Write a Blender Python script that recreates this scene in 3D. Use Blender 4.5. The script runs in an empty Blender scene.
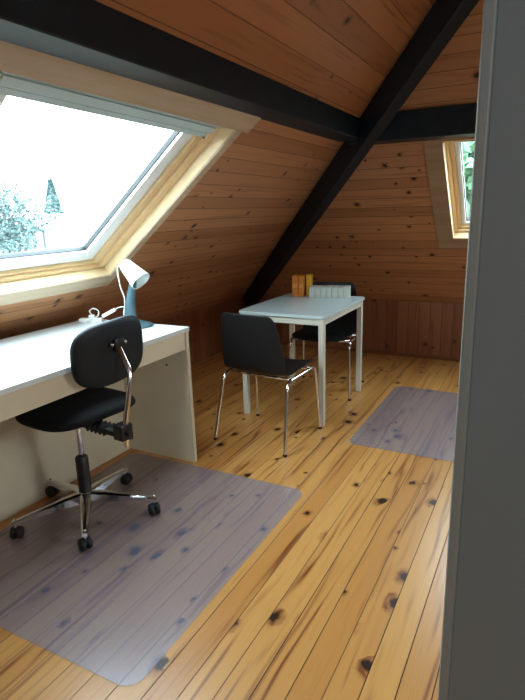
import bpy, bmesh, math, random
from mathutils import Vector, Matrix
random.seed(7)
S = bpy.context.scene
COL = S.collection
PI = math.pi

# ------------------------------------------------------------------ camera
CH = 1.35
F = 539.28; YAW = 0.487326; PIT = 0.249304; ROL = -0.0272742
fw = Vector((-math.sin(YAW)*math.cos(PIT), math.cos(YAW)*math.cos(PIT), -math.sin(PIT)))
rt = Vector((math.cos(YAW), math.sin(YAW), 0)); up = rt.cross(fw)
r2 = rt*math.cos(ROL)+up*math.sin(ROL); u2 = up*math.cos(ROL)-rt*math.sin(ROL)
cam = bpy.data.cameras.new('camera'); co = bpy.data.objects.new('camera', cam); COL.objects.link(co)
cam.sensor_fit = 'VERTICAL'; cam.sensor_height = 36; cam.lens = F/700*36
cam.clip_start = .02; cam.clip_end = 500
m = Matrix((r2, u2, -fw)).transposed().to_4x4(); m.translation = Vector((0, 0, CH))
co.matrix_world = m
S.camera = co

# ------------------------------------------------------------------ materials
class NT:
    def __init__(s, name):
        s.m = bpy.data.materials.new(name); s.m.use_nodes = True
        s.t = s.m.node_tree; s.t.nodes.clear()
        s.out = s.n('ShaderNodeOutputMaterial')
    def n(s, typ, **kw):
        nd = s.t.nodes.new(typ)
        for k, v in kw.items(): setattr(nd, k, v)
        return nd
    def l(s, a, b): s.t.links.new(a, b)
    def put(s, sock, v):
        if isinstance(v, (int, float)): sock.default_value = v
        elif isinstance(v, (tuple, list)): sock.default_value = v
        else: s.l(v, sock)
    def math(s, op, a, b=None, c=None, clamp=False):
        nd = s.n('ShaderNodeMath', operation=op); nd.use_clamp = clamp
        s.put(nd.inputs[0], a)
        if b is not None: s.put(nd.inputs[1], b)
        if c is not None: s.put(nd.inputs[2], c)
        return nd.outputs[0]
    def mix(s, f, a, b, blend='MIX'):
        nd = s.n('ShaderNodeMix', data_type='RGBA', blend_type=blend)
        s.put(nd.inputs[0], f); s.put(nd.inputs[6], a); s.put(nd.inputs[7], b)
        return nd.outputs[2]
    def ss(s, v, a, b, o0=0., o1=1.):
        nd = s.n('ShaderNodeMapRange', interpolation_type='SMOOTHSTEP')
        s.put(nd.inputs[0], v); s.put(nd.inputs[1], a); s.put(nd.inputs[2], b)
        nd.inputs[3].default_value = o0; nd.inputs[4].default_value = o1
        return nd.outputs[0]
    def comb(s, x, y, z=0.):
        nd = s.n('ShaderNodeCombineXYZ')
        for i, v in enumerate((x, y, z)): s.put(nd.inputs[i], v)
        return nd.outputs[0]
    def noise(s, vec, scale=1., detail=2., rough=.5):
        nd = s.n('ShaderNodeTexNoise'); s.l(vec, nd.inputs['Vector'])
        nd.inputs['Scale'].default_value = scale; nd.inputs['Detail'].default_value = detail
        nd.inputs['Roughness'].default_value = rough
        return nd.outputs[0]
    def bsdf(s, col, rough=.5, metal=0., spec=.5, bump=None, bstr=.2, bdist=.002, coat=0.):
        b = s.n('ShaderNodeBsdfPrincipled')
        s.put(b.inputs['Base Color'], col); s.put(b.inputs['Roughness'], rough)
        b.inputs['Metallic'].default_value = metal; s.put(b.inputs['Specular IOR Level'], spec)
        b.inputs['Coat Weight'].default_value = coat
        if bump is not None:
            bp = s.n('ShaderNodeBump'); bp.inputs['Strength'].default_value = bstr
            bp.inputs['Distance'].default_value = bdist
            s.l(bump, bp.inputs['Height']); s.l(bp.outputs[0], b.inputs['Normal'])
        return b
    def done(s, sh): s.l(sh.outputs[0], s.out.inputs[0]); return s.m

def c(h, a=1.):
    h = h.lstrip('#'); v = [int(h[i:i+2], 16)/255 for i in (0, 2, 4)]
    return tuple([(x/12.92 if x <= .04045 else ((x+.055)/1.055)**2.4) for x in v]+[a])

def plank_mat(name, w, light, mid, dark, knot, ku=4.5, kgate=.55, krad=.13, gap=.035, rough=.4, off=0., groove=.0025, gapcol=(.01,.006,.003,1), grain=.5, streaky=1., spec=.5):
    """boards: UV.x runs along the board in metres, UV.y across."""
    N = NT(name)
    uv = N.n('ShaderNodeUVMap'); sp = N.n('ShaderNodeSeparateXYZ'); N.l(uv.outputs[0], sp.inputs[0])
    u = sp.outputs[0]; v = N.math('ADD', sp.outputs[1], off+50*w)
    q = N.math('DIVIDE', v, w); idx = N.math('FLOOR', q); fr = N.math('FRACT', q)
    wn = N.n('ShaderNodeTexWhiteNoise', noise_dimensions='1D'); N.put(wn.inputs['W'], idx)
    rnd = wn.outputs[0]
    wn2 = N.n('ShaderNodeTexWhiteNoise', noise_dimensions='1D'); N.put(wn2.inputs['W'], N.math('ADD', idx, 71.3))
    rnd2 = wn2.outputs[0]
    uo = N.math('ADD', u, N.math('MULTIPLY', rnd, 13.7))
    wob = N.noise(N.comb(N.math('MULTIPLY', uo, 38), N.math('MULTIPLY', v, 38), idx), 1., 3, .6)
    wob2 = N.noise(N.comb(N.math('MULTIPLY', uo, 38), N.math('MULTIPLY', v, 38), N.math('ADD', idx, 9.5)), 1., 3, .6)
    kv = N.comb(N.math('ADD', N.math('MULTIPLY', uo, ku), N.math('MULTIPLY', wob2, .16)), N.math('ADD', N.math('MULTIPLY', v, .8/w), N.math('MULTIPLY', wob, .30)), 0.)
    vo = N.n('ShaderNodeTexVoronoi', voronoi_dimensions='2D'); N.l(kv, vo.inputs['Vector']); vo.inputs['Scale'].default_value = 1
    d = vo.outputs['Distance']; sc = N.n('ShaderNodeSeparateColor'); N.l(vo.outputs['Color'], sc.inputs[0])
    gate = N.math('GREATER_THAN', sc.outputs[0], kgate)
    rad = N.math('MULTIPLY_ADD', N.math('POWER', sc.outputs[1], 2.), krad, krad*.38)
    kn = N.math('MULTIPLY', gate, N.ss(N.math('DIVIDE', d, rad), 1.25, .6))
    halo = N.math('MULTIPLY', gate, N.ss(N.math('DIVIDE', d, rad), 2.6, .8))
    # grain, bent round the knots
    low = N.noise(N.comb(N.math('MULTIPLY', uo, 1.1), N.math('MULTIPLY', v, 9), N.math('MULTIPLY', idx, 3.1)), 1., 2)
    gc = N.math('ADD', N.math('MULTIPLY', v, 110.), N.math('MULTIPLY', low, 26.))
    gc = N.math('ADD', gc, N.math('MULTIPLY', halo, 4.))
    gs = N.math('MULTIPLY_ADD', N.math('SINE', gc), .5, .5)
    fine = N.noise(N.comb(N.math('MULTIPLY', uo, 6), N.math('MULTIPLY', v, 420), idx), 1., 3)
    broad = N.noise(N.comb(N.math('MULTIPLY', uo, .9), N.math('MULTIPLY', v, 22), N.math('MULTIPLY', idx, 5.3)), 1., 3, .6)
    base = N.mix(N.math('MULTIPLY_ADD', rnd, .75, N.math('MULTIPLY', broad, .3)), light, mid)
    gm = N.math('MULTIPLY', N.math('POWER', gs, 2.5), N.math('MULTIPLY', N.ss(broad, .42, .72), grain*streaky))
    colr = N.mix(gm, base, dark)
    colr = N.mix(N.math('MULTIPLY', N.ss(fine, .5, .8), .25*grain), colr, dark)
    colr = N.mix(N.math('MULTIPLY', halo, .6), colr, dark)
    colr = N.mix(kn, colr, knot)
    e = N.math('ABSOLUTE', N.math('SUBTRACT', fr, .5))
    gp = N.ss(e, .5-gap*1.1, .5-gap*.35)
    gpf = N.math('MULTIPLY', gp, N.math('MULTIPLY_ADD', rnd2, .5, .5))
    colr = N.mix(gpf, colr, gapcol)
    hgt = N.math('SUBTRACT', N.math('MULTIPLY', gs, .06), gp)
    rr = N.math('MULTIPLY_ADD', fine, .12, rough-.06)
    return N.done(N.bsdf(colr, rr, spec=spec, bump=hgt, bstr=.5, bdist=groove))

def plain(name, col, rough=.5, metal=0., var=.04, scale=8., bump=.0, spec=.5, sc3=(1,1,1)):
    N = NT(name); tc = N.n('ShaderNodeTexCoord'); mp = N.n('ShaderNodeMapping')
    mp.inputs['Scale'].default_value = sc3; N.l(tc.outputs['Object'], mp.inputs[0])
    nz = N.noise(mp.outputs[0], scale, 4)
    dk = tuple([x*(1-var*3) for x in col[:3]]+[1])
    cc = N.mix(N.ss(nz, .3, .75), dk, col)
    return N.done(N.bsdf(cc, rough, metal, spec, bump=nz if bump else None, bstr=bump))

def grain_mat(name, a, b, axis=0, rough=.45, f=60.):
    """plain pale wood with long fine grain along one object axis"""
    N = NT(name); tc = N.n('ShaderNodeTexCoord'); mp = N.n('ShaderNodeMapping')
    sc = [f, f, f]; sc[axis] = 2.
    mp.inputs['Scale'].default_value = sc; N.l(tc.outputs['Object'], mp.inputs[0])
    nz = N.noise(mp.outputs[0], 1., 3, .6)
    nb = N.noise(tc.outputs['Object'], 3., 2)
    cc = N.mix(N.math('ADD', N.math('MULTIPLY', N.ss(nz, .3, .7), .6), N.math('MULTIPLY', nb, .4)), b, a)
    return N.done(N.bsdf(cc, rough, bump=nz, bstr=.08))

M = {}
M['floor'] = plank_mat('pine_floor', .0932, c('#d6a05a'), c('#b97b3c'), c('#7d421b'), c('#2c1409'), ku=6.5, kgate=.75, krad=.15,
                       gap=.025, rough=.33, off=.0, grain=1.15)
M['ceil'] = plank_mat('pine_ceiling', .094, c('#bd875e'), c('#a06c45'), c('#6b3d20'), c('#2c1006'), ku=8., kgate=.74, krad=.115,
                      gap=.03, rough=.5, grain=.45, gapcol=(.02,.008,.003,1))
M['ceil_up'] = plank_mat('pine_ceiling_upper', .125, c('#b67c51'), c('#95603a'), c('#64371b'), c('#2c1006'), ku=6., kgate=.86, krad=.12,
                      gap=.02, rough=.5, grain=.7, gapcol=(.02,.008,.003,1))
M['knee'] = plank_mat('pine_wall', .1, c('#9c6440'), c('#7f4a2a'), c('#572e17'), c('#2c1006'), ku=7., kgate=.76, krad=.12,
                      gap=.03, rough=.5, grain=.5, gapcol=(.02,.008,.003,1))  # shade put into the colour: darker than the slopes to deepen the falloff
M['beam'] = plain('beam_paint', (.006,.016,.027,1), .48, var=.12, scale=14, bump=.15, spec=.4)
M['archi'] = grain_mat('plywood_trim', c('#cbb69c'), c('#b59d80'), 1, .5, 30)
M['archi2'] = grain_mat('plywood_trim_back', c('#ab9276'), c('#917658'), 0, .5, 30)
M['pine_y'] = grain_mat('window_pine_horizontal', c('#e6c799'), c('#dfba88'), 1, .35)
M['pine_s'] = grain_mat('window_pine_side', c('#e6c799'), c('#dfba88'), 0, .35)
M['reveal'] = grain_mat('window_lining', c('#f3dcb4'), c('#ecd0a2'), 1, .45, 30)
M['trim_dark'] = grain_mat('dark_pine_trim', c('#8f5730'), c('#6f4022'), 0)
M['sash'] = plain('sash_white', c('#f0f4f5'), .35, var=.01)
M['hood'] = plain('blind_cassette', c('#c6dbe0'), .35, var=.02)
M['hood_dark'] = plain('blind_cassette_shadow', c('#4a4c4c'), .5)
M['gasket'] = plain('gasket', c('#20282c'), .5)
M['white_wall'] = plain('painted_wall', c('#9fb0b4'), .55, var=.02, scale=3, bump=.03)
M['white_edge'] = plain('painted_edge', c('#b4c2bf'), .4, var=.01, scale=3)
M['desk_top'] = plain('desk_top', c('#d6dcdc'), .32, var=.01)
M['desk_body'] = plain('desk_body', c('#ded2b8'), .45, var=.015)
M['table_top'] = plain('table_top', c('#c8dadd'), .25, var=.02)  # slight cyan tint is the window light put into the colour
M['table_leg'] = plain('table_leg', c('#d4d3c4'), .4, var=.02)
M['fabric'] = plain('black_fabric', c('#17181b'), .85, var=.15, scale=220, bump=.25, spec=.25)
M['back_vinyl'] = plain('dark_backrest', c('#0e1a24'), .55, var=.1, scale=150, bump=.1, spec=.4)
M['plastic'] = plain('black_plastic', c('#141416'), .42, var=.1, scale=30, spec=.5)
M['shell'] = plain('black_shell', c('#0f0f11'), .5, var=.1, scale=180, bump=.12, spec=.45)
M['rubber'] = plain('black_rubber', c('#101114'), .6, var=.1, scale=40)
M['chrome'] = plain('chrome', (.78, .78, .78, 1), .14, 1., var=.01)
M['lamp_grey'] = plain('lamp_blue_grey', c('#3f5a63'), .45, var=.02)
M['lamp_white'] = plain('lamp_white', c('#e6ebe8'), .4, var=.01)
M['cord'] = plain('white_cord', c('#e4e4e0'), .4, var=.01)
M['orange'] = plain('orange_card', c('#d27b1c'), .4, var=.06, scale=20)
M['orange_lt'] = plain('orange_label', c('#e79a49'), .4, var=.06, scale=30)
M['yellow'] = plain('yellow_card', c('#e0a514'), .4, var=.05, scale=20)
M['carton'] = plain('white_carton', c('#ccd4cc'), .5, var=.03, scale=20)
M['carton_edge'] = plain('white_carton_fold', c('#93a09c'), .5, var=.03, scale=20)
M['leaf'] = plain('leaf', (.11, .19, .19, 1), .6, var=.2, scale=2)  # paled towards cyan, distance haze and overexposure put into the colour
M['leaf2'] = plain('leaf_green', (.11, .24, .13, 1), .6, var=.2, scale=2)
M['bark'] = plain('bark', (.05, .045, .04, 1), .8, var=.2)
M['grass'] = plain('grass', (.045, .06, .04, 1), .8, var=.2, scale=.3)
M['render_w'] = plain('house_render', (.5, .5, .5, 1), .8, var=.02)
M['slate'] = plain('house_roof', (.12, .13, .14, 1), .6, var=.05)

def thin_fac(N, base, amp):
    lw = N.n('ShaderNodeLayerWeight'); lw.inputs['Blend'].default_value = .5
    return N.math('MULTIPLY_ADD', N.math('POWER', lw.outputs['Facing'], 5.), amp, base)
def glass_mat():
    N = NT('window_glass')
    tr = N.n('ShaderNodeBsdfTransparent'); tr.inputs[0].default_value = (.95, .985, .98, 1)
    gl = N.n('ShaderNodeBsdfGlossy'); gl.inputs['Roughness'].default_value = .02
    mx = N.n('ShaderNodeMixShader'); N.l(thin_fac(N, .05, .8), mx.inputs[0]); N.l(tr.outputs[0], mx.inputs[1]); N.l(gl.outputs[0], mx.inputs[2])
    return N.done(mx)
M['glass'] = glass_mat()
def mat_mat():
    N = NT('clear_vinyl')
    tr = N.n('ShaderNodeBsdfTransparent'); tr.inputs[0].default_value = (.91, .93, .985, 1)
    df = N.n('ShaderNodeBsdfPrincipled'); df.inputs['Base Color'].default_value = c('#b3bddb')
    df.inputs['Roughness'].default_value = .4; df.inputs['Specular IOR Level'].default_value = .4
    mx = N.n('ShaderNodeMixShader'); mx.inputs[0].default_value = .13
    N.l(tr.outputs[0], mx.inputs[1]); N.l(df.outputs[0], mx.inputs[2])
    gl = N.n('ShaderNodeBsdfGlossy'); gl.inputs['Roughness'].default_value = .28
    m2 = N.n('ShaderNodeMixShader'); N.l(thin_fac(N, .035, .9), m2.inputs[0]); N.l(mx.outputs[0], m2.inputs[1]); N.l(gl.outputs[0], m2.inputs[2])
    return N.done(m2)
M['vinyl'] = mat_mat()

# ------------------------------------------------------------------ mesh helpers
def obj(name, bm, mat, parent=None, smooth=False, angle=None):
    bmesh.ops.recalc_face_normals(bm, faces=bm.faces)
    me = bpy.data.meshes.new(name); bm.to_mesh(me); bm.free()
    mats = mat if isinstance(mat, (list, tuple)) else [mat]
    for x in mats: me.materials.append(x)
    if smooth:
        for p in me.polygons: p.use_smooth = True
        if angle is not None:
            try: me.set_sharp_from_angle(angle=math.radians(angle))
            except Exception: pass
    o = bpy.data.objects.new(name, me); COL.objects.link(o)
    if parent: o.parent = parent
    return o
def thing(name, label, cat, loc=(0,0,0), rz=0, group=None):
    o = bpy.data.objects.new(name, None); COL.objects.link(o); o.empty_display_size = .05
    o.location = loc; o.rotation_euler = (0, 0, rz); o['label'] = label; o['category'] = cat
    if group: o['group'] = group
    return o
def tag(o, label, cat, group=None, kind=None):
    o['label'] = label; o['category'] = cat
    if group: o['group'] = group
    if kind: o['kind'] = kind
    return o
def struct(o, label=None, cat=None):
    o['kind'] = 'structure'
    if label: o['label'] = label; o['category'] = cat
    return o
def BM(): return bmesh.new()
def box(bm, lo, hi, bev=0., seg=2, mtx=None, mi=0):
    lo = Vector(lo); hi = Vector(hi)
    g = bmesh.ops.create_cube(bm, size=1.)
    vs = g['verts']
    for v in vs: v.co = Vector((lo[i]+(v.co[i]+.5)*(hi[i]-lo[i]) for i in range(3)))
    fs = list({f for v in vs for f in v.link_faces})
    for f in fs: f.material_index = mi
    if bev:
        es = list({e for v in vs for e in v.link_edges})
        r = bmesh.ops.bevel(bm, geom=es, offset=bev, segments=seg, affect='EDGES', profile=.5)
        vs = list({v for v in r['verts']} | {v for v in vs if v.is_valid})
    if mtx is not None: bmesh.ops.transform(bm, matrix=mtx, verts=[v for v in vs if v.is_valid])
    return vs
def prism(bm, pts, vec, mi=0):
    """polygon pts extruded by vec"""
    a = [bm.verts.new(p) for p in pts]; vec = Vector(vec)
    b = [bm.verts.new(Vector(p)+vec) for p in pts]
    n = len(a); fs = [bm.faces.new(a), bm.faces.new(b[::-1])]
    for i in range(n): fs.append(bm.faces.new((a[i], b[i], b[(i+1) % n], a[(i+1) % n])))
    for f in fs: f.material_index = mi
    return a+b
def lathe(bm, prof, seg=24, mtx=None, cap=True):
    rings = []
    for r, z in prof:
        if r < 1e-6: rings.append([bm.verts.new((0, 0, z))])
        else: rings.append([bm.verts.new((r*math.cos(2*PI*i/seg), r*math.sin(2*PI*i/seg), z)) for i in range(seg)])
    for a, b in zip(rings, rings[1:]):
        if len(a) == 1 and len(b) == 1: continue
        for i in range(seg):
            j = (i+1) % seg
            if len(a) == 1: bm.faces.new((a[0], b[i], b[j]))
            elif len(b) == 1: bm.faces.new((a[i], b[0], a[j]))
            else: bm.faces.new((a[i], b[i], b[j], a[j]))
    if cap:
        for rg in (rings[0], rings[-1]):
            if len(rg) > 2: bm.faces.new(rg)
    vs = [v for r in rings for v in r]
    if mtx is not None: bmesh.ops.transform(bm, matrix=mtx, verts=vs)
    return vs
def smooth_path(P, n=6):
    P = [Vector(p) for p in P]; out = []
    for i in range(len(P)-1):
        p0 = P[max(i-1, 0)]; p1 = P[i]; p2 = P[i+1]; p3 = P[min(i+2, len(P)-1)]
        for k in range(n):
            t = k/n
            out.append(.5*((2*p1)+(-p0+p2)*t+(2*p0-5*p1+4*p2-p3)*t*t+(-p0+3*p1-3*p2+p3)*t**3))
    out.append(P[-1]); return out
def fillet(P, r, n=6):
    P = [Vector(p) for p in P]; out = [P[0]]
    for i in range(1, len(P)-1):
        a = (P[i-1]-P[i]); b = (P[i+1]-P[i]); rr = min(r, a.length*.45, b.length*.45)
        a = P[i]+a.normalized()*rr; b = P[i]+b.normalized()*rr
        for k in range(n+1):
            t = k/n; out.append(a*(1-t)**2+P[i]*2*t*(1-t)+b*t*t)
    out.append(P[-1]); return out
def tube(bm, P, r, seg=10, rad=None, flat=1.):
    P = [Vector(p) for p in P]; n = len(P); rings = []
    T = [(P[min(i+1, n-1)]-P[max(i-1, 0)]).normalized() for i in range(n)]
    ref = Vector((0, 0, 1)) if abs(T[0].z) < .9 else Vector((1, 0, 0))
    nx = T[0].cross(ref).normalized()
    for i in range(n):
        nx = (nx-T[i]*nx.dot(T[i])).normalized(); ny = T[i].cross(nx)
        R = rad[i] if rad else r
        rings.append([bm.verts.new(P[i]+nx*R*math.cos(2*PI*k/seg)+ny*R*flat*math.sin(2*PI*k/seg)) for k in range(seg)])
    for a, b in zip(rings, rings[1:]):
        for k in range(seg):
            j = (k+1) % seg; bm.faces.new((a[k], b[k], b[j], a[j]))
    bm.faces.new(rings[0]); bm.faces.new(rings[-1][::-1])
    return [v for q in rings for v in q]
def aim(z, loc=(0,0,0), x=None):
    z = Vector(z).normalized(); ref = Vector(x) if x else (Vector((0,0,1)) if abs(z.z) < .9 else Vector((1,0,0)))
    xx = (ref-z*ref.dot(z)).normalized(); yy = z.cross(xx)
    m = Matrix((xx, yy, z)).transposed().to_4x4(); m.translation = Vector(loc); return m
def surface(name, polys, mat, uvf, parent=None):
    bm = BM(); uvl = bm.loops.layers.uv.new('UVMap')
    for p in polys:
        f = bm.faces.new([bm.verts.new(q) for q in p])
    for f in bm.faces:
        for lp in f.loops: lp[uvl].uv = uvf(lp.vert.co)
    me = bpy.data.meshes.new(name); bm.to_mesh(me); bm.free(); me.materials.append(mat)
    o = bpy.data.objects.new(name, me); COL.objects.link(o)
    if parent: o.parent = parent
    return o

# ------------------------------------------------------------------ room shell
XL, KL, TL = -2.84, .49, .8145        # left eave: x, height, slope
YB, KB, TB = 4.974, .525, .94        # back eave
cL = 1/math.hypot(1, TL); sL = TL*cL
cB = 1/math.hypot(1, TB); sB = TB*cB
ZR = KL-TL*XL                          # ridge height (over x = 0)
YN = -2.6                              # wall behind the camera
def Lp(a, s, d=0.):
    if .5 < s < 2.0: s = 1.40+(s-1.40)*(1+.03*(2.3-min(2.3, max(1.0, a))))   # the old opening is slightly out of square
    return Vector((XL+s*cL-d*sL, a, KL+s*sL+d*cL))
def Rp(a, s, d=0.): return Vector((-(XL+s*cL-d*sL), a, KL+s*sL+d*cL))
def Bp(a, s, d=0.):  return Vector((a, YB-s*cB+d*sB, KB+s*sB+d*cB))
def hipY(z): return YB-(z-KB)/TB
def hip(z): return Vector((XL+(z-KL)/TL, hipY(z), z))
def sz(s): return KL+s*sL
W1 = dict(a0=1.02, a1=2.285, s0=.87, s1=1.955)      # big skylight
W2 = dict(a0=-.645, a1=.02, s0=.885, s1=1.775)        # small skylight in the end slope
W3 = dict(a0=.98, a1=1.88, s0=.87, s1=1.955)        # unseen skylight added on the right slope, lights the desk front
SP = (-1.20-XL)/cL                                   # purlin line on the left slope
SR = (ZR-KL)/sL

surface('floor', [[(XL, YN, 0), (-XL, YN, 0), (-XL, YB, 0), (XL, YB, 0)]], M['floor'], lambda p: (p.y, p.x+.0932*10-.008))
def uvL(p): return (p.y, (p.x-XL)/cL)
def polyL(a0, a1, s0, s1):
    """a1 None: runs to the hip"""
    return [Lp(a0, s0), Lp(a0, s1), Lp(a1 if a1 is not None else hipY(sz(s1)), s1), Lp(a1 if a1 is not None else hipY(sz(s0)), s0)]
def stripL(s0, s1):
    h0, h1 = hipY(sz(s0)), hipY(sz(s1)); aa = [YN, W1['a0'], W1['a1']]
    return [[Lp(p, s0), Lp(p, s1), Lp(q, s1), Lp(q, s0)] for p, q in zip(aa, aa[1:])]+[[Lp(aa[2], s0), Lp(aa[2], s1), Lp(h1, s1), Lp(h0, s0)]]
cl = surface('ceiling', stripL(0, W1['s0'])+[
    polyL(YN, W1['a0'], W1['s0'], W1['s1']), polyL(W1['a1'], None, W1['s0'], W1['s1']),
    ]+stripL(W1['s1'], SP), M['ceil'], uvL)
struct(cl, 'lower pine boarded slope of the roof on the window side', 'ceiling')
c2 = surface('ceiling', [polyL(YN, None, SP, SR)], M['ceil_up'], uvL)
struct(c2, 'upper pine boarded slope above the long black purlin', 'ceiling')
# back slope
def Bx(s): z = KB+s*sB; return XL+(z-KL)/TL
def polyB(a0, a1, s0, s1):
    l0 = a0 if a0 is not None else Bx(s0); l1 = a0 if a0 is not None else Bx(s1)
    r0 = a1 if a1 is not None else -Bx(s0); r1 = a1 if a1 is not None else -Bx(s1)
    return [Bp(l0, s0), Bp(l1, s1), Bp(r1, s1), Bp(r0, s0)]
SBR = (ZR-KB)/sB
cb = surface('ceiling', [polyB(None, None, 0, W2['s0']), polyB(None, W2['a0'], W2['s0'], W2['s1']), polyB(W2['a1'], None, W2['s0'], W2['s1']),
    polyB(None, None, W2['s1'], SBR)], M['ceil'], lambda p: (p.x, (YB-p.y)/cB))
struct(cb, 'hipped end slope of knotty pine boards with the small skylight', 'ceiling')
cr = surface('ceiling', [[(-XL, YN, KL), (-XL, YB, KL), (-XL-W3['s0']*cL, hipY(sz(W3['s0'])), sz(W3['s0'])), (-XL-W3['s0']*cL, YN, sz(W3['s0']))],
    [Rp(YN, W3['s0']), Rp(W3['a0'], W3['s0']), Rp(W3['a0'], W3['s1']), Rp(YN, W3['s1'])],
    [Rp(W3['a1'], W3['s0']), Rp(hipY(sz(W3['s0'])), W3['s0']), Rp(hipY(sz(W3['s1'])), W3['s1']), Rp(W3['a1'], W3['s1'])],
    [Rp(YN, W3['s1']), Rp(hipY(sz(W3['s1'])), W3['s1']), (0, hipY(ZR), ZR), (0, YN, ZR)]], M['ceil'], lambda p: (p.y, (-p.x-XL)/cL))
struct(cr, 'pine boarded roof slope on the right', 'ceiling')
for nm, pl, uf in (('wall_left', [(XL, YN, 0), (XL, YB, 0), (XL, YB, KL+.04), (XL, YN, KL)], lambda p: (p.z, p.y)),
                   ('wall_back', [(XL, YB, 0), (-XL, YB, 0), (-XL, YB, KB), (XL, YB, KB)], lambda p: (p.z, p.x)),
                   ('wall_right', [(-XL, YN, 0), (-XL, YB, 0), (-XL, YB, KL+.04), (-XL, YN, KL)], lambda p: (p.z, p.y)),
                   ('wall_front', [(XL, YN, 0), (-XL, YN, 0), (-XL, YN, KL), (0, YN, ZR), (XL, YN, KL)], lambda p: (p.z, p.x))):
    struct(surface(nm, [pl], M['knee'], uf))
struct(bpy.data.objects['floor'])
# baseboards (thin strips where the knee walls meet the floor)
bm = BM(); box(bm, (XL+.012, YB-.014, 0), (-XL-.012, YB-.001, .03)); 
struct(obj('baseboard_back', bm, M['trim_dark']))

# beams ------------------------------------------------------------
ZP = 1.785
pur = BM(); box(pur, (-1.262, YN+.01, ZP-.008), (-1.108, 3.50, 1.90), .004, 1)
o = obj('beam', pur, M['beam']); tag(o, 'long black painted purlin running above the big skylight', 'beam')
yw = hipY(ZP)
pur = BM(); box(pur, (-1.19, yw-.17, ZP-.03), (1.05, yw-.005, 1.915), .004, 1)
o = obj('beam', pur, M['beam']); tag(o, 'short black painted purlin across the end slope above the small skylight', 'beam')
D = (hip(2.)-hip(1.)).normalized(); Pp = Vector((0, 0, 1)).cross(D).normalized(); Q = D.cross(Pp)   # along, sideways, perpendicular
if Q.z > 0: Q = -Q
def hipbeam(dep, w, z0, z1):
    bm = BM(); a = hip(z0); vec = hip(z1)-a
    pts = [a-Pp*w/2-Q*.0, a+Pp*w/2-Q*.0, a+Pp*w/2+Q*dep, a-Pp*w/2+Q*dep]
    prism(bm, pts, vec)
    es = [e for e in bm.edges]; bmesh.ops.bevel(bm, geom=es, offset=.004, segments=1, affect='EDGES')
    return bm
o = obj('beam', hipbeam(.175, .085, .50, 2.74), M['beam'])
tag(o, 'black painted hip rafter climbing diagonally where two roof slopes meet', 'beam')

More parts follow.
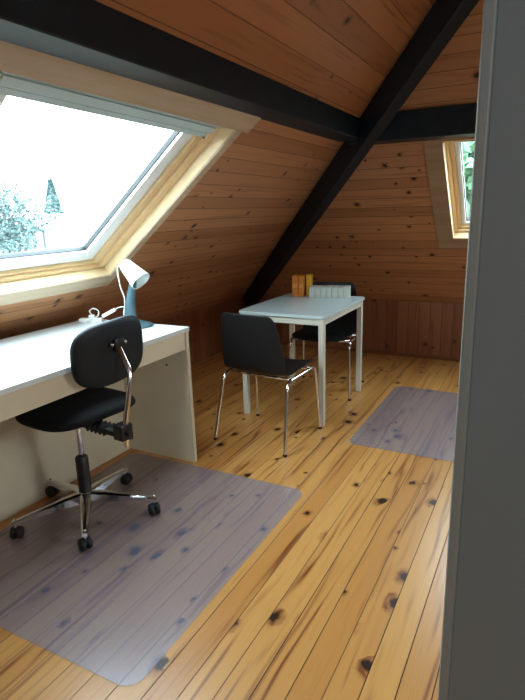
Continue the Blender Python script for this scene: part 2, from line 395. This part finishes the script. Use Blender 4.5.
# ------------------------------------------------------------------ skylights
def slab(bm, P, a0, a1, s0, s1, d0, d1, bev=0.):
    """box in slope coordinates"""
    pts = [P(a0, s0, d0), P(a1, s0, d0), P(a1, s1, d0), P(a0, s1, d0)]
    vs = prism(bm, pts, P(0, 0, d1)-P(0, 0, d0))
    if bev:
        es = list({e for v in vs for e in v.link_edges}); bmesh.ops.bevel(bm, geom=es, offset=bev, segments=2, affect='EDGES')
def skylight(P, W, n, label, hood=True, fw_=.05, sw_=.05, gw=.08, bs=1., hoff=.075):
    a0, a1, s0, s1 = W['a0'], W['a1'], W['s0'], W['s1']
    root = thing('window_%d' % n, label, 'window', P((a0+a1)/2, s0)); root['kind'] = 'structure'
    inv = Matrix.Translation(-root.location)
    def fin(name, bm, mat, parent=root):
        bmesh.ops.transform(bm, matrix=inv, verts=bm.verts)
        return obj(name, bm, mat, parent)
    t = .012
    # lining boards
    for nm, q in (('side_lining', (a0-t, a0, s0-t, s1+t)), ('side_lining', (a1, a1+t, s0-t, s1+t))):
        bm = BM(); slab(bm, P, *q, -.004, .13, .001); fin(nm, bm, M['reveal'])
    bm = BM(); slab(bm, P, a0, a1, s0-t, s0, -.004, .13, .001); fin('sill_lining', bm, M['reveal'])
    bm = BM(); slab(bm, P, a0, a1, s1, s1+t, -.004, .13, .001); fin('head_lining', bm, M['reveal'])
    # pine frame (stepped)
    fr = BM(); g = .001
    for q in ((a0+g, a0+fw_, s0+g, s1-g), (a1-fw_, a1-g, s0+g, s1-g), (a0+fw_, a1-fw_, s0+g, s0+.022), (a0+fw_, a1-fw_, s1-.03, s1-g)):
        slab(fr, P, *q, .05, .13, .002)
    fin('frame', fr, M['pine_s'])
    # inner pine step
    st = BM(); i0 = a0+fw_; i1 = a1-fw_
    for q in ((i0, i0+sw_, s0+.024, s1-.03), (i1-sw_, i1, s0+.024, s1-.03), (i0+sw_, i1-sw_, s0+.024, s0+.042)):
        slab(st, P, *q, .066, .13, .002)
    sa = fin('sash', st, M['pine_s'])
    # white sash / glazing bead
    wb = BM(); j0 = i0+sw_+.002; j1 = i1-sw_-.002; b0 = s0+.044; b1 = s1-.06
    for q in ((j0, j0+gw, b0, b1), (j1-gw, j1, b0, b1), (j0+gw, j1-gw, b0, b0+.07*bs), (j0+gw, j1-gw, b1-.05*bs, b1)):
        slab(wb, P, *q, .082, .125, .002)
    fin('glazing_frame', wb, M['sash'])
    gk = BM(); k0 = j0+gw; k1 = j1-gw; e0 = b0+.07*bs; e1 = b1-.05*bs
    for q in ((k0, k0+.006, e0, e1), (k1-.006, k1, e0, e1), (k0+.006, k1-.006, e0, e0+.005), (k0+.006, k1-.006, e1-.005, e1)):
        slab(gk, P, *q, .097, .12)
    fin('gasket', gk, M['gasket'])
    gl = BM()
    pts = [P(k0, e0, .105), P(k1, e0, .105), P(k1, e1, .105), P(k0, e1, .105)]
    gl.faces.new([gl.verts.new(p) for p in pts]); fin('pane', gl, M['glass'])
    if hood == 'slim':
        h1 = BM(); slab(h1, P, a0+.05, a1-.012, s1-.036, s1-.004, .05, .10, .004); fin('ventilation_bar', h1, M['hood'])
    elif hood:
        h1 = BM(); slab(h1, P, a0+hoff, a1-.012, s1-.036, s1-.004, .028, .10, .004)
        top = fin('ventilation_bar', h1, M['hood'])
        h2 = BM(); slab(h2, P, a0+hoff+.01, a1-.06, s1-.085, s1-.041, .034, .10, .006); fin('blind_cassette', h2, M['hood'])
        h3 = BM(); slab(h3, P, a0+hoff+.02, a1-.075, s1-.115, s1-.087, .045, .10, .003); bl = fin('blind_rail', h3, M['hood'])
        h4 = BM(); slab(h4, P, a1-.095, a1-.085, s1-.117, s1-.107, .036, .046, .002); fin('rail_end', h4, M['lamp_grey'])
    # portal light helps sampling through the opening
    la = bpy.data.lights.new('skylight_portal', 'AREA'); la.shape = 'RECTANGLE'; la.size = a1-a0; la.size_y = s1-s0
    la.cycles.is_portal = True
    lo = bpy.data.objects.new('skylight_portal', la); COL.objects.link(lo)
    nn = (P(0, 0, 1)-P(0, 0, 0)); aa = (P(1, 0, 0)-P(0, 0, 0))
    lo.matrix_world = aim(nn, P((a0+a1)/2, (s0+s1)/2, .16), aa)
    return root
skylight(Lp, W1, 1, 'big roof window with pine frame above the desk')
skylight(Bp, W2, 2, 'small roof window in the end slope, half hidden by the white partition', 'slim', .022, .028, .03, .4)
skylight(Rp, W3, 3, 'unseen roof window added for light in the right hand slope beyond the white partition', hood=False)

# casings around the openings
def trim(name, P, q, mat, d0=-.012, d1=0., label=None):
    bm = BM(); slab(bm, P, *q, d0, d1-.0005, .0015); o = obj(name, bm, mat); struct(o)
    return o
a0, a1, s0, s1 = W1['a0'], W1['a1'], W1['s0'], W1['s1']
trim('trim_1', Lp, (a0-.6, a1+.11, s1, SP-.05), M['archi'])
trim('trim_2', Lp, (a1+.0, a1+.055, s0-.1, s1-.001), M['archi'])
trim('trim_3', Lp, (a0-.05, a1-.001, s0-.1, s0), M['archi'])
trim('trim_4', Lp, (a0-.055, a0, s0, s1-.001), M['archi'])
a0, a1, s0, s1 = W2['a0'], W2['a1'], W2['s0'], W2['s1']
trim('trim_5', Bp, (a0-.115, a0, s0-.115, s1+.05), M['archi2'])
trim('trim_6', Bp, (a0, a1+.1, s0-.115, s0), M['archi2'])

# ------------------------------------------------------------------ white partition on the right
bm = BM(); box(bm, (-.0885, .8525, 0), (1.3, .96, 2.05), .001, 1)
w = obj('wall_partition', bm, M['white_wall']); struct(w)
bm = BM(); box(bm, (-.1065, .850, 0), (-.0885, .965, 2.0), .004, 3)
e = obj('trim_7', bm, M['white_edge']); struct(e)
bm = BM(); lathe(bm, [(.0, 0), (.006, .0005), (.0075, -.002), (.0075, -.004)][::-1], 16, aim((0, -1, 0), (.004, .8515, 1.62)))
pass
sc = obj('screw_cap', bm, M['white_edge'], smooth=True); tag(sc, 'tiny painted screw cap high on the white partition', 'screw cap')

# ------------------------------------------------------------------ floor mats
def rrect(x0, y0, x1, y1, r, n=8):
    pts = []
    for cx, cy, a in ((x1-r, y1-r, 0), (x0+r, y1-r, 90), (x0+r, y0+r, 180), (x1-r, y0+r, 270)):
        for k in range(n+1):
            t = math.radians(a+90*k/n); pts.append((cx+r*math.cos(t), cy+r*math.sin(t), 0))
    return pts
def floor_mat(x0, y0, x1, y1, label):
    bm = BM(); pts = rrect(x0, y0, x1, y1, .06)
    prism(bm, [(p[0], p[1], .0008) for p in pts], (0, 0, .0022))
    return tag(obj('floor_mat', bm, M['vinyl']), label, 'floor mat', )
floor_mat(-2.06, .945, -.962, 2.235, 'clear vinyl floor mat under the black swivel chair')
floor_mat(-.968, 2.868, .12, 4.058, 'clear vinyl floor mat on open floor right of the small table')

# ------------------------------------------------------------------ desk
DX0, DX1, DY0, DY1, DZ = -2.372, -1.652, .62, 2.296, .775
t = thing('desk', 'long white desk with cream panel ends below the big roof window', 'desk', ((DX0+DX1)/2, (DY0+DY1)/2, 0))
o3 = t.location.copy()
def dbox(name, lo, hi, mat, bev=.0015):
    bm = BM(); box(bm, Vector(lo)-o3, Vector(hi)-o3, bev, 2); return obj(name, bm, mat, t)
dbox('worktop', (DX0, DY0, DZ-.024), (DX1, DY1, DZ), M['desk_top'], .002)
dbox('apron', (DX1-.034, DY0+.024, .655), (DX1-.014, DY1-.026, DZ-.0245), M['desk_body'])
dbox('back_panel', (-2.14, DY0+.024, .0), (-2.12, DY1-.026, DZ-.0245), M['desk_body'])
for y0 in (DY0+.002, DY1-.025):
    bm = BM()
    prism(bm, [Vector(p)-o3 for p in ((DX0+.01, y0, 0), (DX1-.0, y0, 0), (DX1-.006, y0, DZ-.0245), (DX0+.01, y0, DZ-.0245))], (0, .0225, 0))
    sp_ = obj('side_panel', bm, M['desk_body'], t)
bm = BM(); lathe(bm, [(.0, .002), (.006, .0015), (.0065, 0)], 14, aim((0, -1, 0), Vector((-1.80, DY1-.0251, .555))-o3))
obj('cam_lock', bm, M['plastic'], t, True)

# ------------------------------------------------------------------ office chair
OC = thing('office_chair', 'black fabric swivel office chair on chrome star base at the desk', 'office chair', (-1.80, 1.609, .003), 0)
# local frame: +X = rear of chair (towards the room)
hubz = .10
bm = BM(); lathe(bm, [(.0, .062), (.026, .062), (.032, .07), (.032, .115), (.028, .125), (0, .125)], 24)
obj('hub', bm, M['chrome'], OC, True, 40)
offs = [(-.142, -.289), (.199, -.209), (.282, .139), (-.298, .052), (-.041, .306)]
for i, (x, y) in enumerate(offs):
    L = .30; ang = math.atan2(y, x); rotm = Matrix.Rotation(ang, 4, 'Z')
    bm = BM()
    # tapering pressed-steel arm
    cx = min(.312, math.hypot(x, y)); secs = [(.02, .027, .076, .122), (.10, .023, .078, .116), (.2, .018, .075, .103), (cx-.01, .013, .070, .089), (cx+.013, .012, .069, .085)]
    rings = []
    for xx, w_, z0_, z1_ in secs:
        rings.append([bm.verts.new((xx, -w_, z0_)), bm.verts.new((xx, w_, z0_)), bm.verts.new((xx, w_*.9, z1_-.006)), bm.verts.new((xx, w_*.45, z1_)), bm.verts.new((xx, -w_*.45, z1_)), bm.verts.new((xx, -w_*.9, z1_-.006))])
    for ra, rb in zip(rings, rings[1:]):
        for k in range(6): bm.faces.new((ra[k], rb[k], rb[(k+1) % 6], ra[(k+1) % 6]))
    bm.faces.new(rings[0]); bm.faces.new(rings[-1][::-1])
    bmesh.ops.transform(bm, matrix=rotm, verts=bm.verts)
    arm = obj('base_arm', bm, M['chrome'], OC, True, 35)
    # caster: stem, hood, two wheels
    bm = BM()
    lathe(bm, [(.0, .045), (.007, .045), (.007, .092), (.004, .095), (0, .095)], 12, rotm @ Matrix.Translation((cx, 0, 0)))
    obj('caster_stem', bm, M['chrome'], arm, True, 40)
    bm = BM(); yaw = random.uniform(0, PI)
    cm = rotm @ Matrix.Translation((cx, 0, .027)) @ Matrix.Rotation(yaw, 4, 'Z')
    for sgn in (-1, 1):
        lathe(bm, [(0, .004), (.018, .004), (.0255, .006), (.027, .010), (.027, .018), (.024, .023), (.012, .0265), (0, .027)], 20, cm @ aim((0, sgn, 0), (-.006, 0, 0)))
    bx_ = box(bm, (-.016, -.012, .0), (.014, .012, .026), .006, 2, cm)
    obj('caster', bm, M['rubber'], arm, True, 50)
bm = BM(); lathe(bm, [(0, .118), (.024, .118), (.029, .124), (.029, .290), (.024, .297), (0, .297)], 24)
obj('lift_sleeve', bm, M['plastic'], OC, True, 40)
bm = BM(); lathe(bm, [(0, .255), (.0135, .285), (.0135, .487), (0, .487)], 20)
obj('gas_lift', bm, M['chrome'], OC, True, 40)
seatz = .518; CR = math.radians(-6)
rz = Matrix.Rotation(CR, 4, 'Z')
bm = BM()   # mechanism plate under the seat
box(bm, (-.09, -.06, .481), (.10, .06, .509), .008, 2, rz)
box(bm, (.08, -.045, .468), (.300, .015, .494), .006, 2, rz)
for k in range(5): box(bm, (.12+k*.026, -.049, .460), (.128+k*.026, .019, .498), .003, 1, rz)
obj('seat_mechanism', bm, M['plastic'], OC, True, 40)
# seat cushion: rounded square, thin, domed
def cushion(bm, a, b, n, prof, mtx, seg=56, dome=None):
    rings = []
    for sc_, z in prof:
        rg = []
        for i in range(seg):
            th = 2*PI*i/seg; cs, sn = math.cos(th), math.sin(th)
            r = (abs(cs/1)**n+abs(sn/1)**n)**(-1/n)
            x = a*r*cs*sc_; y = b*r*sn*sc_
            zz = z if dome is None else z+dome(x, y)
            rg.append(bm.verts.new((x, y, zz)))
        rings.append(rg)
    for ra, rb in zip(rings, rings[1:]):
        for i in range(seg): bm.faces.new((ra[i], rb[i], rb[(i+1) % seg], ra[(i+1) % seg]))
    for rg, z in ((rings[0], prof[0][1]), (rings[-1], prof[-1][1])):
        cz = sum((v.co.z for v in rg))/len(rg); v0 = bm.verts.new((0, 0, cz))
        for i in range(seg): bm.faces.new((v0, rg[i], rg[(i+1) % seg]))
    bmesh.ops.transform(bm, matrix=mtx, verts=[v for v in bm.verts])
bm = BM()
cushion(bm, .228, .238, 2.9, [(.3, -.004), (.8, -.004), (.93, .002), (.985, .012), (1., .024), (.985, .036), (.95, .044), (.85, .050), (.6, .052), (.3, .0525)],
        Matrix.Translation((-.025, .03, seatz-.008)) @ rz, dome=lambda x, y: -1.2*(y*y)*.3-.25*min(0, x+.1)**2*2)
obj('seat', bm, M['fabric'], OC, True)
# post
PX = .315
zz = Vector((0, 0, 0))
pts = [rz @ Vector(p) for p in ((PX+.012, -.015, .425), (PX+.012, -.010, .52), (PX+.012, .045, .725), (PX-.045, .045, .825))]
bm = BM(); tube(bm, fillet(pts, .04, 6), .0115, 14)
obj('back_post', bm, M['chrome'], OC, True, 60)
bm = BM(); box(bm, (PX-.03, -.045, .455), (PX+.028, .015, .522), .006, 2, rz)
tube(bm, [rz @ Vector((PX+.028, -.015, .485)), rz @ Vector((PX+.045, -.015, .485))], .014, 12)
box(bm, (PX-.02, .015, .44), (PX+.01, .03, .51), .004, 2, rz)
obj('post_clamp', bm, M['plastic'], OC, True, 40)
# backrest
bm = BM()
bx0 = Matrix.Translation((PX-.082, .020, .806)) @ Matrix.Rotation(math.radians(-6), 4, 'Z') @ Matrix.Rotation(math.radians(4), 4, 'X')
bb = bx0 @ Matrix.Rotation(math.radians(6), 4, 'Y') @ Matrix(((0, 0, 1, 0), (1, 0, 0, 0), (0, 1, 0, 0), (0, 0, 0, 1)))
cushion(bm, .190, .138, 3.2, [(.4, -.010), (.85, -.010), (.96, -.006), (1., .004), (.99, .014), (.95, .021), (.85, .026), (.4, .028)], bb,
        dome=lambda x, y: -.9*x*x)
# dome: edges wrap towards the sitter (-X)
BR = obj('backrest', bm, M['back_vinyl'], OC, True)
bm = BM(); 
box(bm, (PX-.064, .000, .833), (PX-.044, .090, .853), .005, 2, rz)
box(bm, (PX-.070, .023, .813), (PX-.036, .067, .865), .006, 2, rz)
br = obj('back_bracket', bm, M['plastic'], OC, True, 40)
bm = BM()
bm.free()
for yy in (.009, .081):
    bm = BM(); lathe(bm, [(0, .004), (.005, .004), (.006, 0)], 12, rz @ aim((1, 0, 0), (PX-.044, yy, .843)))
    obj('screw', bm, M['chrome'], br, True)

# ------------------------------------------------------------------ small table
TX0, TX1, TY0, TY1, TZ = -1.79, -1.172, 3.035, 3.865, .727
t = thing('dining_table', 'small white rectangular table between two black chairs', 'table', ((TX0+TX1)/2, (TY0+TY1)/2, 0)); o3 = t.location.copy()
bm = BM()
pts = rrect(TX0-o3.x, TY0-o3.y, TX1-o3.x, TY1-o3.y, .03, 5)
vs = prism(bm, [(p[0], p[1], TZ-.02) for p in pts], (0, 0, .02))
es = [e for e in bm.edges if abs(e.verts[0].co.z-e.verts[1].co.z) < 1e-5]
bmesh.ops.bevel(bm, geom=es, offset=.003, segments=2, affect='EDGES')
obj('tabletop', bm, M['table_top'], t, True, 40)
LW = .036; ins = .014
for lx in (TX0+ins, TX1-ins-LW):
    for ly in (TY0+ins, TY1-ins-LW):
        bm = BM(); box(bm, Vector((lx, ly, 0))-o3, Vector((lx+LW, ly+LW, TZ-.021))-o3, .003, 2); obj('leg', bm, M['table_leg'], t)
        # foot cap
for q in ((TX0+ins+LW, TY0+ins+.004, TX1-ins-LW, TY0+ins+.022), (TX0+ins+LW, TY1-ins-.022, TX1-ins-LW, TY1-ins-.004),
          (TX0+ins+.004, TY0+ins+LW, TX0+ins+.022, TY1-ins-LW), (TX1-ins-.022, TY0+ins+LW, TX1-ins-.004, TY1-ins-LW)):
    bm = BM(); box(bm, Vector((q[0], q[1], TZ-.065))-o3, Vector((q[2], q[3], TZ-.021))-o3, .002, 1); obj('rail', bm, M['table_leg'], t)

# ------------------------------------------------------------------ shell chairs
def shell_chair(label, loc, rz_):
    r = thing('shell_chair', label, 'chair', loc, rz_, 'black shell chairs at the small table')
    # local: +Y faces forward, origin on floor under the seat centre
    prof = [(.215, .435), (.205, .449), (.17, .455), (.08, .450), (-.04, .440), (-.12, .438), (-.165, .450), (-.19, .480), (-.203, .53), (-.222, .62), (-.242, .72), (-.257, .79), (-.262, .815)]
    half = [.185, .205, .215, .220, .222, .222, .222, .221, .219, .212, .200, .182, .155]
    bm = BM(); nx = 10; rows = []
    P = [Vector((0, y, z-.009)) for y, z in prof]
    for i, (p, hw) in enumerate(zip(P, half)):
        T = (P[min(i+1, len(P)-1)]-P[max(i-1, 0)]).normalized(); Nn = Vector((0, -T.z, T.y))  # towards the inside? up/forward
        if i <= 5: lift = .022
        else: lift = .020+.012*math.sin((i-6)/6*PI)
        Nn = Vector((0, 0, 1)).lerp(Vector((0, 1, 0)), min(1, max(0, (i-4)/4)))
        row = []
        for k in range(nx+1):
            u = -1+2*k/nx
            row.append(bm.verts.new(p+Vector((hw*u, 0, 0))+Nn*lift*(abs(u)**3)))
        rows.append(row)
    for ra, rb in zip(rows, rows[1:]):
        for k in range(nx): bm.faces.new((ra[k], ra[k+1], rb[k+1], rb[k]))
    sh = obj('seat_shell', bm, M['shell'], r, True)
    so = sh.modifiers.new('Solidify', 'SOLIDIFY'); so.thickness = .006; so.offset = 0
    sb = sh.modifiers.new('Subsurf', 'SUBSURF'); sb.levels = 1; sb.render_levels = 2
    for sx in (-1, 1):
        pts = [(sx*.248, -.25, .008), (sx*.222, -.165, .412), (sx*.222, .175, .424), (sx*.238, .215, .008)]
        bm = BM(); tube(bm, fillet(pts, .055, 8), .0105, 12); obj('leg_frame', bm, M['chrome'], r, True, 60)
        for q in (pts[0], pts[-1]):
            bm = BM(); lathe(bm, [(0, 0), (.0115, 0), (.0125, .003), (.0125, .012), (.011, .015), (0, .015)], 14, Matrix.Translation((q[0], q[1], 0)))
            obj('foot', bm, M['rubber'], r, True, 40)
    for yy, z in ((-.11, .413), (.12, .421)):
        bm = BM(); tube(bm, [(-.218, yy, z), (.218, yy, z)], .008, 10); obj('cross_bar', bm, M['chrome'], r, True)
    return r
shell_chair('black shell chair with chrome legs seen from behind, nearest at the white table', (-1.450, 2.82, 0), math.radians(-5))
shell_chair('black shell chair with chrome legs tucked in behind the white table', (-1.455, 3.775, 0), math.radians(180+7))

# ------------------------------------------------------------------ things on the small table
def rotbox(name, x, y, ry, w, d, h, mat, label, cat, group, z=TZ, lid=None, notch=None):
    r = thing(name, label, cat, (x, y, z+.0005), ry, group)
    bm = BM(); box(bm, (-w/2, -d/2, 0), (w/2, d/2, h), .002, 2); obj('carton', bm, mat, r)
    if lid:
        bm = BM(); box(bm, (-w/2+.004, -d/2-.0008, h*.42), (w/2-.004, -d/2+.0005, h*.62)); obj('label_panel', bm, lid, r)
    return r
ry = math.radians(13)
ux, uy = math.cos(ry), math.sin(ry)
ob = (-1.688, 3.735)
for i, (off, w_, mt, hh, dd, lb, lid) in enumerate(((0, .044, 'orange', .155, .10, 'orange upright box, leftmost of the coloured boxes on the small table', 'orange_lt'),
                            (.046, .042, 'orange', .153, .10, 'orange upright box between its orange twin and the yellow box', 'orange_lt'),
                            (.092, .042, 'yellow', .158, .06, 'yellow upright box beside the row of white cartons', None))):
    rotbox('box', ob[0]+ux*off+(0 if i < 2 else -.003), ob[1]+uy*off+(.03 if i == 2 else 0)+.03, ry, w_, dd, hh, M[mt], lb, 'box', 'coloured boxes on the small table', lid=M[lid] if lid else None)
wb0 = (-1.545, 3.755); NW = 7; pw = .0425
names = ['white carton touching the yellow box, first of the row', 'white carton second from the yellow box in the row', 'white carton third from the yellow box in the row', 'white carton in the middle of the row of seven',
         'white carton third from the table edge end of the row', 'white carton second from the right end of the row', 'white carton at the right end of the row, nearest the table edge']
for i in range(NW):
    rotbox('white_carton', wb0[0]+ux*pw*i, wb0[1]+uy*pw*i, ry, pw-.0022, .12, .077-.001*(i % 3), M['carton'], names[i], 'carton', 'row of white cartons on the small table', lid=None)

# ------------------------------------------------------------------ desk lamp, cord, socket
LX, LY = -1.925, 2.20
lamp = thing('desk_lamp', 'small desk lamp with white shade and blue grey stem on the desk', 'lamp', (LX, LY, DZ+.0005))
bm = BM(); lathe(bm, [(0, 0), (.082, 0), (.086, .004), (.084, .012), (.066, .019), (.034, .026), (.024, .034), (0, .036)], 36); obj('base', bm, M['lamp_grey'], lamp, True, 50)
# flat tapering stem
bm = BM()
R_ = Vector((.88, .47, 0))
prof = [(-.026, .028, .012), (-.024, .07, .012), (-.021, .13, .010), (-.016, .20, .009), (-.011, .27, .008), (-.006, .285, .007)]
rad = [.042, .032, .027, .023, .018, .014]
Ps = [Vector((-.026, -.014, .018)), Vector((-.026, -.014, .06)), Vector((-.022, -.012, .12)), Vector((-.012, -.006, .18)), Vector((.0, 0, .235)), Vector((.002, 0, .262))]
vs = tube(bm, Ps, .02, 16, rad)
obj('stem', bm, M['lamp_grey'], lamp, True, 60)
ax = Vector((.88, .47, 0))*.66+Vector((0, 0, -1))*.66+Vector((.47, -.88, 0))*.35
ax.normalize(); hc = Vector((.006, .0, .285))
bm = BM()
ob_ = [(.0, -.082), (.020, -.082), (.030, -.076), (.036, -.06), (.046, 0), (.057, .062), (.0555, .062), (.044, 0), (.034, -.058), (.0, -.070)]
lathe(bm, ob_, 36, aim(ax, hc), cap=False); obj('shade', bm, M['lamp_white'], lamp, True, 50)
bm = BM(); lathe(bm, [(0, -.06), (.014, -.06), (.014, -.02), (.022, 0), (.022, .014), (.012, .028), (0, .032)], 20, aim(ax, hc)); obj('bulb', bm, M['lamp_white'], lamp, True)
bk = hc-ax*.075
bm = BM(); cpts = [bk+Vector((-.0, .0, .0)), bk+Vector((-.04, -.01, -.02)), Vector((-.075, -.02, .22)), Vector((-.062, -.01, .15)), Vector((-.074, -.01, .07)), Vector((-.082, -.02, .025)), Vector((-.12, -.03, .004))]
tube(bm, smooth_path(cpts, 8), .0032, 8); obj('lamp_cord', bm, M['cord'], lamp, True)
# inline switch and socket strip behind the chair back
sk = thing('socket_strip', 'small white socket strip with looped cable at the back edge of the desk', 'socket', (-2.25, 2.195, DZ+.0005), math.radians(25))
bm = BM(); box(bm, (-.065, -.020, 0), (.065, .020, .026), .005, 3); obj('strip_body', bm, M['cord'], sk, True, 40)
bm = BM(); box(bm, (-.01, -.012, .0262), (.022, .012, .044), .004, 2); obj('plug', bm, M['cord'], sk, True, 40)
bm = BM(); tube(bm, smooth_path([(.006, 0, .043), (-.004, .0, .066), (.022, -.005, .080), (.050, -.01, .066), (.045, -.012, .04), (.025, -.022, .030), (-.03, -.03, .004)], 6), .0035, 8)
obj('cable', bm, M['cord'], sk, True, 60)
sw = thing('cord_switch', 'white inline cord switch propped on the socket strip beside the desk lamp', 'switch', (-2.128, 2.212, DZ+.0595), math.radians(12))
tl = Matrix.Rotation(math.radians(-26), 4, 'Y')
bm = BM(); box(bm, (-.045, -.012, -.010), (.045, .012, .010), .005, 3, tl); obj('switch_body', bm, M['cord'], sw, True, 40)
bm = BM(); tube(bm, smooth_path([tl @ Vector((.044, 0, 0)), (.065, 0, .032), (.10, -.004, .035), (.122, -.006, .010), (.112, -.02, -.045), (.06, -.03, -.0555)], 6), .0033, 8)
obj('cable', bm, M['cord'], sw, True, 60)

# ------------------------------------------------------------------ outside
gz = -3.2
bm = BM(); g0 = [bm.verts.new(p) for p in ((-200, -150, gz), (200, -150, gz), (200, 200, gz), (-200, 200, gz))]; bm.faces.new(g0)
gr = obj('ground', bm, M['grass']); struct(gr)
def tree(name, label, x, y, h, w, mat, seed, conifer=False, n=3500):
    rnd = random.Random(seed)
    r = thing(name, label, 'tree', (x, y, gz), 0, 'trees outside the roof windows')
    bm = BM(); tube(bm, [(0, 0, 0), (.1, .05, h*.4), (0, 0, h*.8)], .2, 8, [.22, .15, .05]); obj('trunk', bm, M['bark'], r, True)
    bm = BM()
    blobs = [(Vector((rnd.gauss(0, w*.22), rnd.gauss(0, w*.22), h*rnd.uniform(.45, .85))), w*rnd.uniform(.18, .32)) for _ in range(14)]
    for _ in range(n):
        if conifer:
            t_ = rnd.random()**.7; rr = w*.5*(1-t_)*rnd.uniform(.5, 1)+.1; th = rnd.uniform(0, 2*PI)
            p = Vector((rr*math.cos(th), rr*math.sin(th), h*(.15+.85*t_))); sz_ = .05*w
        else:
            cbl, rb_ = rnd.choice(blobs); dv = Vector((rnd.gauss(0, 1), rnd.gauss(0, 1), rnd.gauss(0, .8))).normalized()
            p = cbl+dv*rb_*rnd.uniform(.7, 1.05); sz_ = .032*w
        a_ = Vector((rnd.gauss(0, 1), rnd.gauss(0, 1), rnd.gauss(0, 1))).normalized()*sz_
        b_ = a_.orthogonal().normalized()*sz_*.6
        bm.faces.new([bm.verts.new(p+q) for q in (a_, b_, -a_, -b_)])
    me_o = obj('crown', bm, mat, r); return r
def far(px, py, dist):
    d_ = r2*(px-262.5)+u2*(350-py)+fw*F
    d_ = d_/math.hypot(d_.x, d_.y); return Vector((0, 0, CH))+d_*dist
def place_tree(px, dist, ytop, wpx, label, mat, seed, con=False, name='tree', n=3500):
    p = far(px, ytop, dist); w_ = wpx/F*dist
    tree(name, label, p.x, p.y, p.z-gz, w_, mat, seed, con, n)
place_tree(50, 52, 180, 36, 'pointed conifer seen through the big roof window above a white house', M['leaf'], 3, True)
place_tree(-2, 34, 178, 56, 'broad bushy tree at the left edge of the big roof window view', M['leaf'], 5)
place_tree(22, 24, 226, 34, 'low bushy tree in front of the white house', M['leaf'], 8)
place_tree(-90, 30, 190, 80, 'large leafy tree further left outside the big roof window', M['leaf'], 11)
# garden tree behind the end slope
place_tree(474, 11, 60, 170, 'green leafy tree close outside the small roof window', M['leaf2'], 21, n=6000)
# white house
hp = far(40, 214, 40)
r = thing('house', 'white rendered house far outside the big roof window', 'house', (hp.x, hp.y, gz), YAW)
bm = BM(); box(bm, (0, -3, 0), (7, 3, hp.z-gz-.9)); obj('house_walls', bm, M['render_w'], r)
bm = BM(); hh = hp.z-gz-.9
prism(bm, [(-.15, -3.2, hh), (-.15, 3.2, hh), (-.15, 0, hh+.9)], (7.3, 0, 0)); obj('house_roof', bm, M['render_w'], r)
bm = BM()
box(bm, (1.2, -3.05, hh-2.2), (1.3, -3.0, hh-.1)); obj('drain_pipe', bm, M['slate'], r)

# ------------------------------------------------------------------ world + lamps
wd = bpy.data.worlds.new('sky'); S.world = wd; wd.use_nodes = True
nt = wd.node_tree; nt.nodes.clear()
ow = nt.nodes.new('ShaderNodeOutputWorld'); bg = nt.nodes.new('ShaderNodeBackground')
tc = nt.nodes.new('ShaderNodeTexCoord'); sx = nt.nodes.new('ShaderNodeSeparateXYZ'); nt.links.new(tc.outputs['Generated'], sx.inputs[0])
rp = nt.nodes.new('ShaderNodeValToRGB'); nt.links.new(sx.outputs[2], rp.inputs[0])
rp.color_ramp.elements[0].position = 0.; rp.color_ramp.elements[0].color = (.86, .97, 1, 1)
rp.color_ramp.elements[1].position = .8; rp.color_ramp.elements[1].color = (.72, .9, 1, 1)
nt.links.new(rp.outputs[0], bg.inputs[0]); bg.inputs[1].default_value = 18.5
nt.links.new(bg.outputs[0], ow.inputs[0])
def area(name, loc, tgt, sx_, sy_, e, colr):
    la = bpy.data.lights.new(name, 'AREA'); la.shape = 'RECTANGLE'; la.size = sx_; la.size_y = sy_; la.energy = e; la.color = colr
    lo = bpy.data.objects.new(name, la); COL.objects.link(lo)
    lo.matrix_world = aim(Vector(loc)-Vector(tgt), loc); return lo
area('room_fill', (1.5, 1.6, 1.6), (-1.7, 1.6, .5), .8, .8, 10, (1, .93, .84))
area('partition_fill', (.9, -1.6, 1.9), (.3, .9, 1.0), .9, .9, 16, (.86, .95, 1))  # added fill behind the camera, out of view, lifts the dark partition face

S.view_settings.view_transform = 'Standard'
S.view_settings.look = 'None'
S.view_settings.exposure = 0
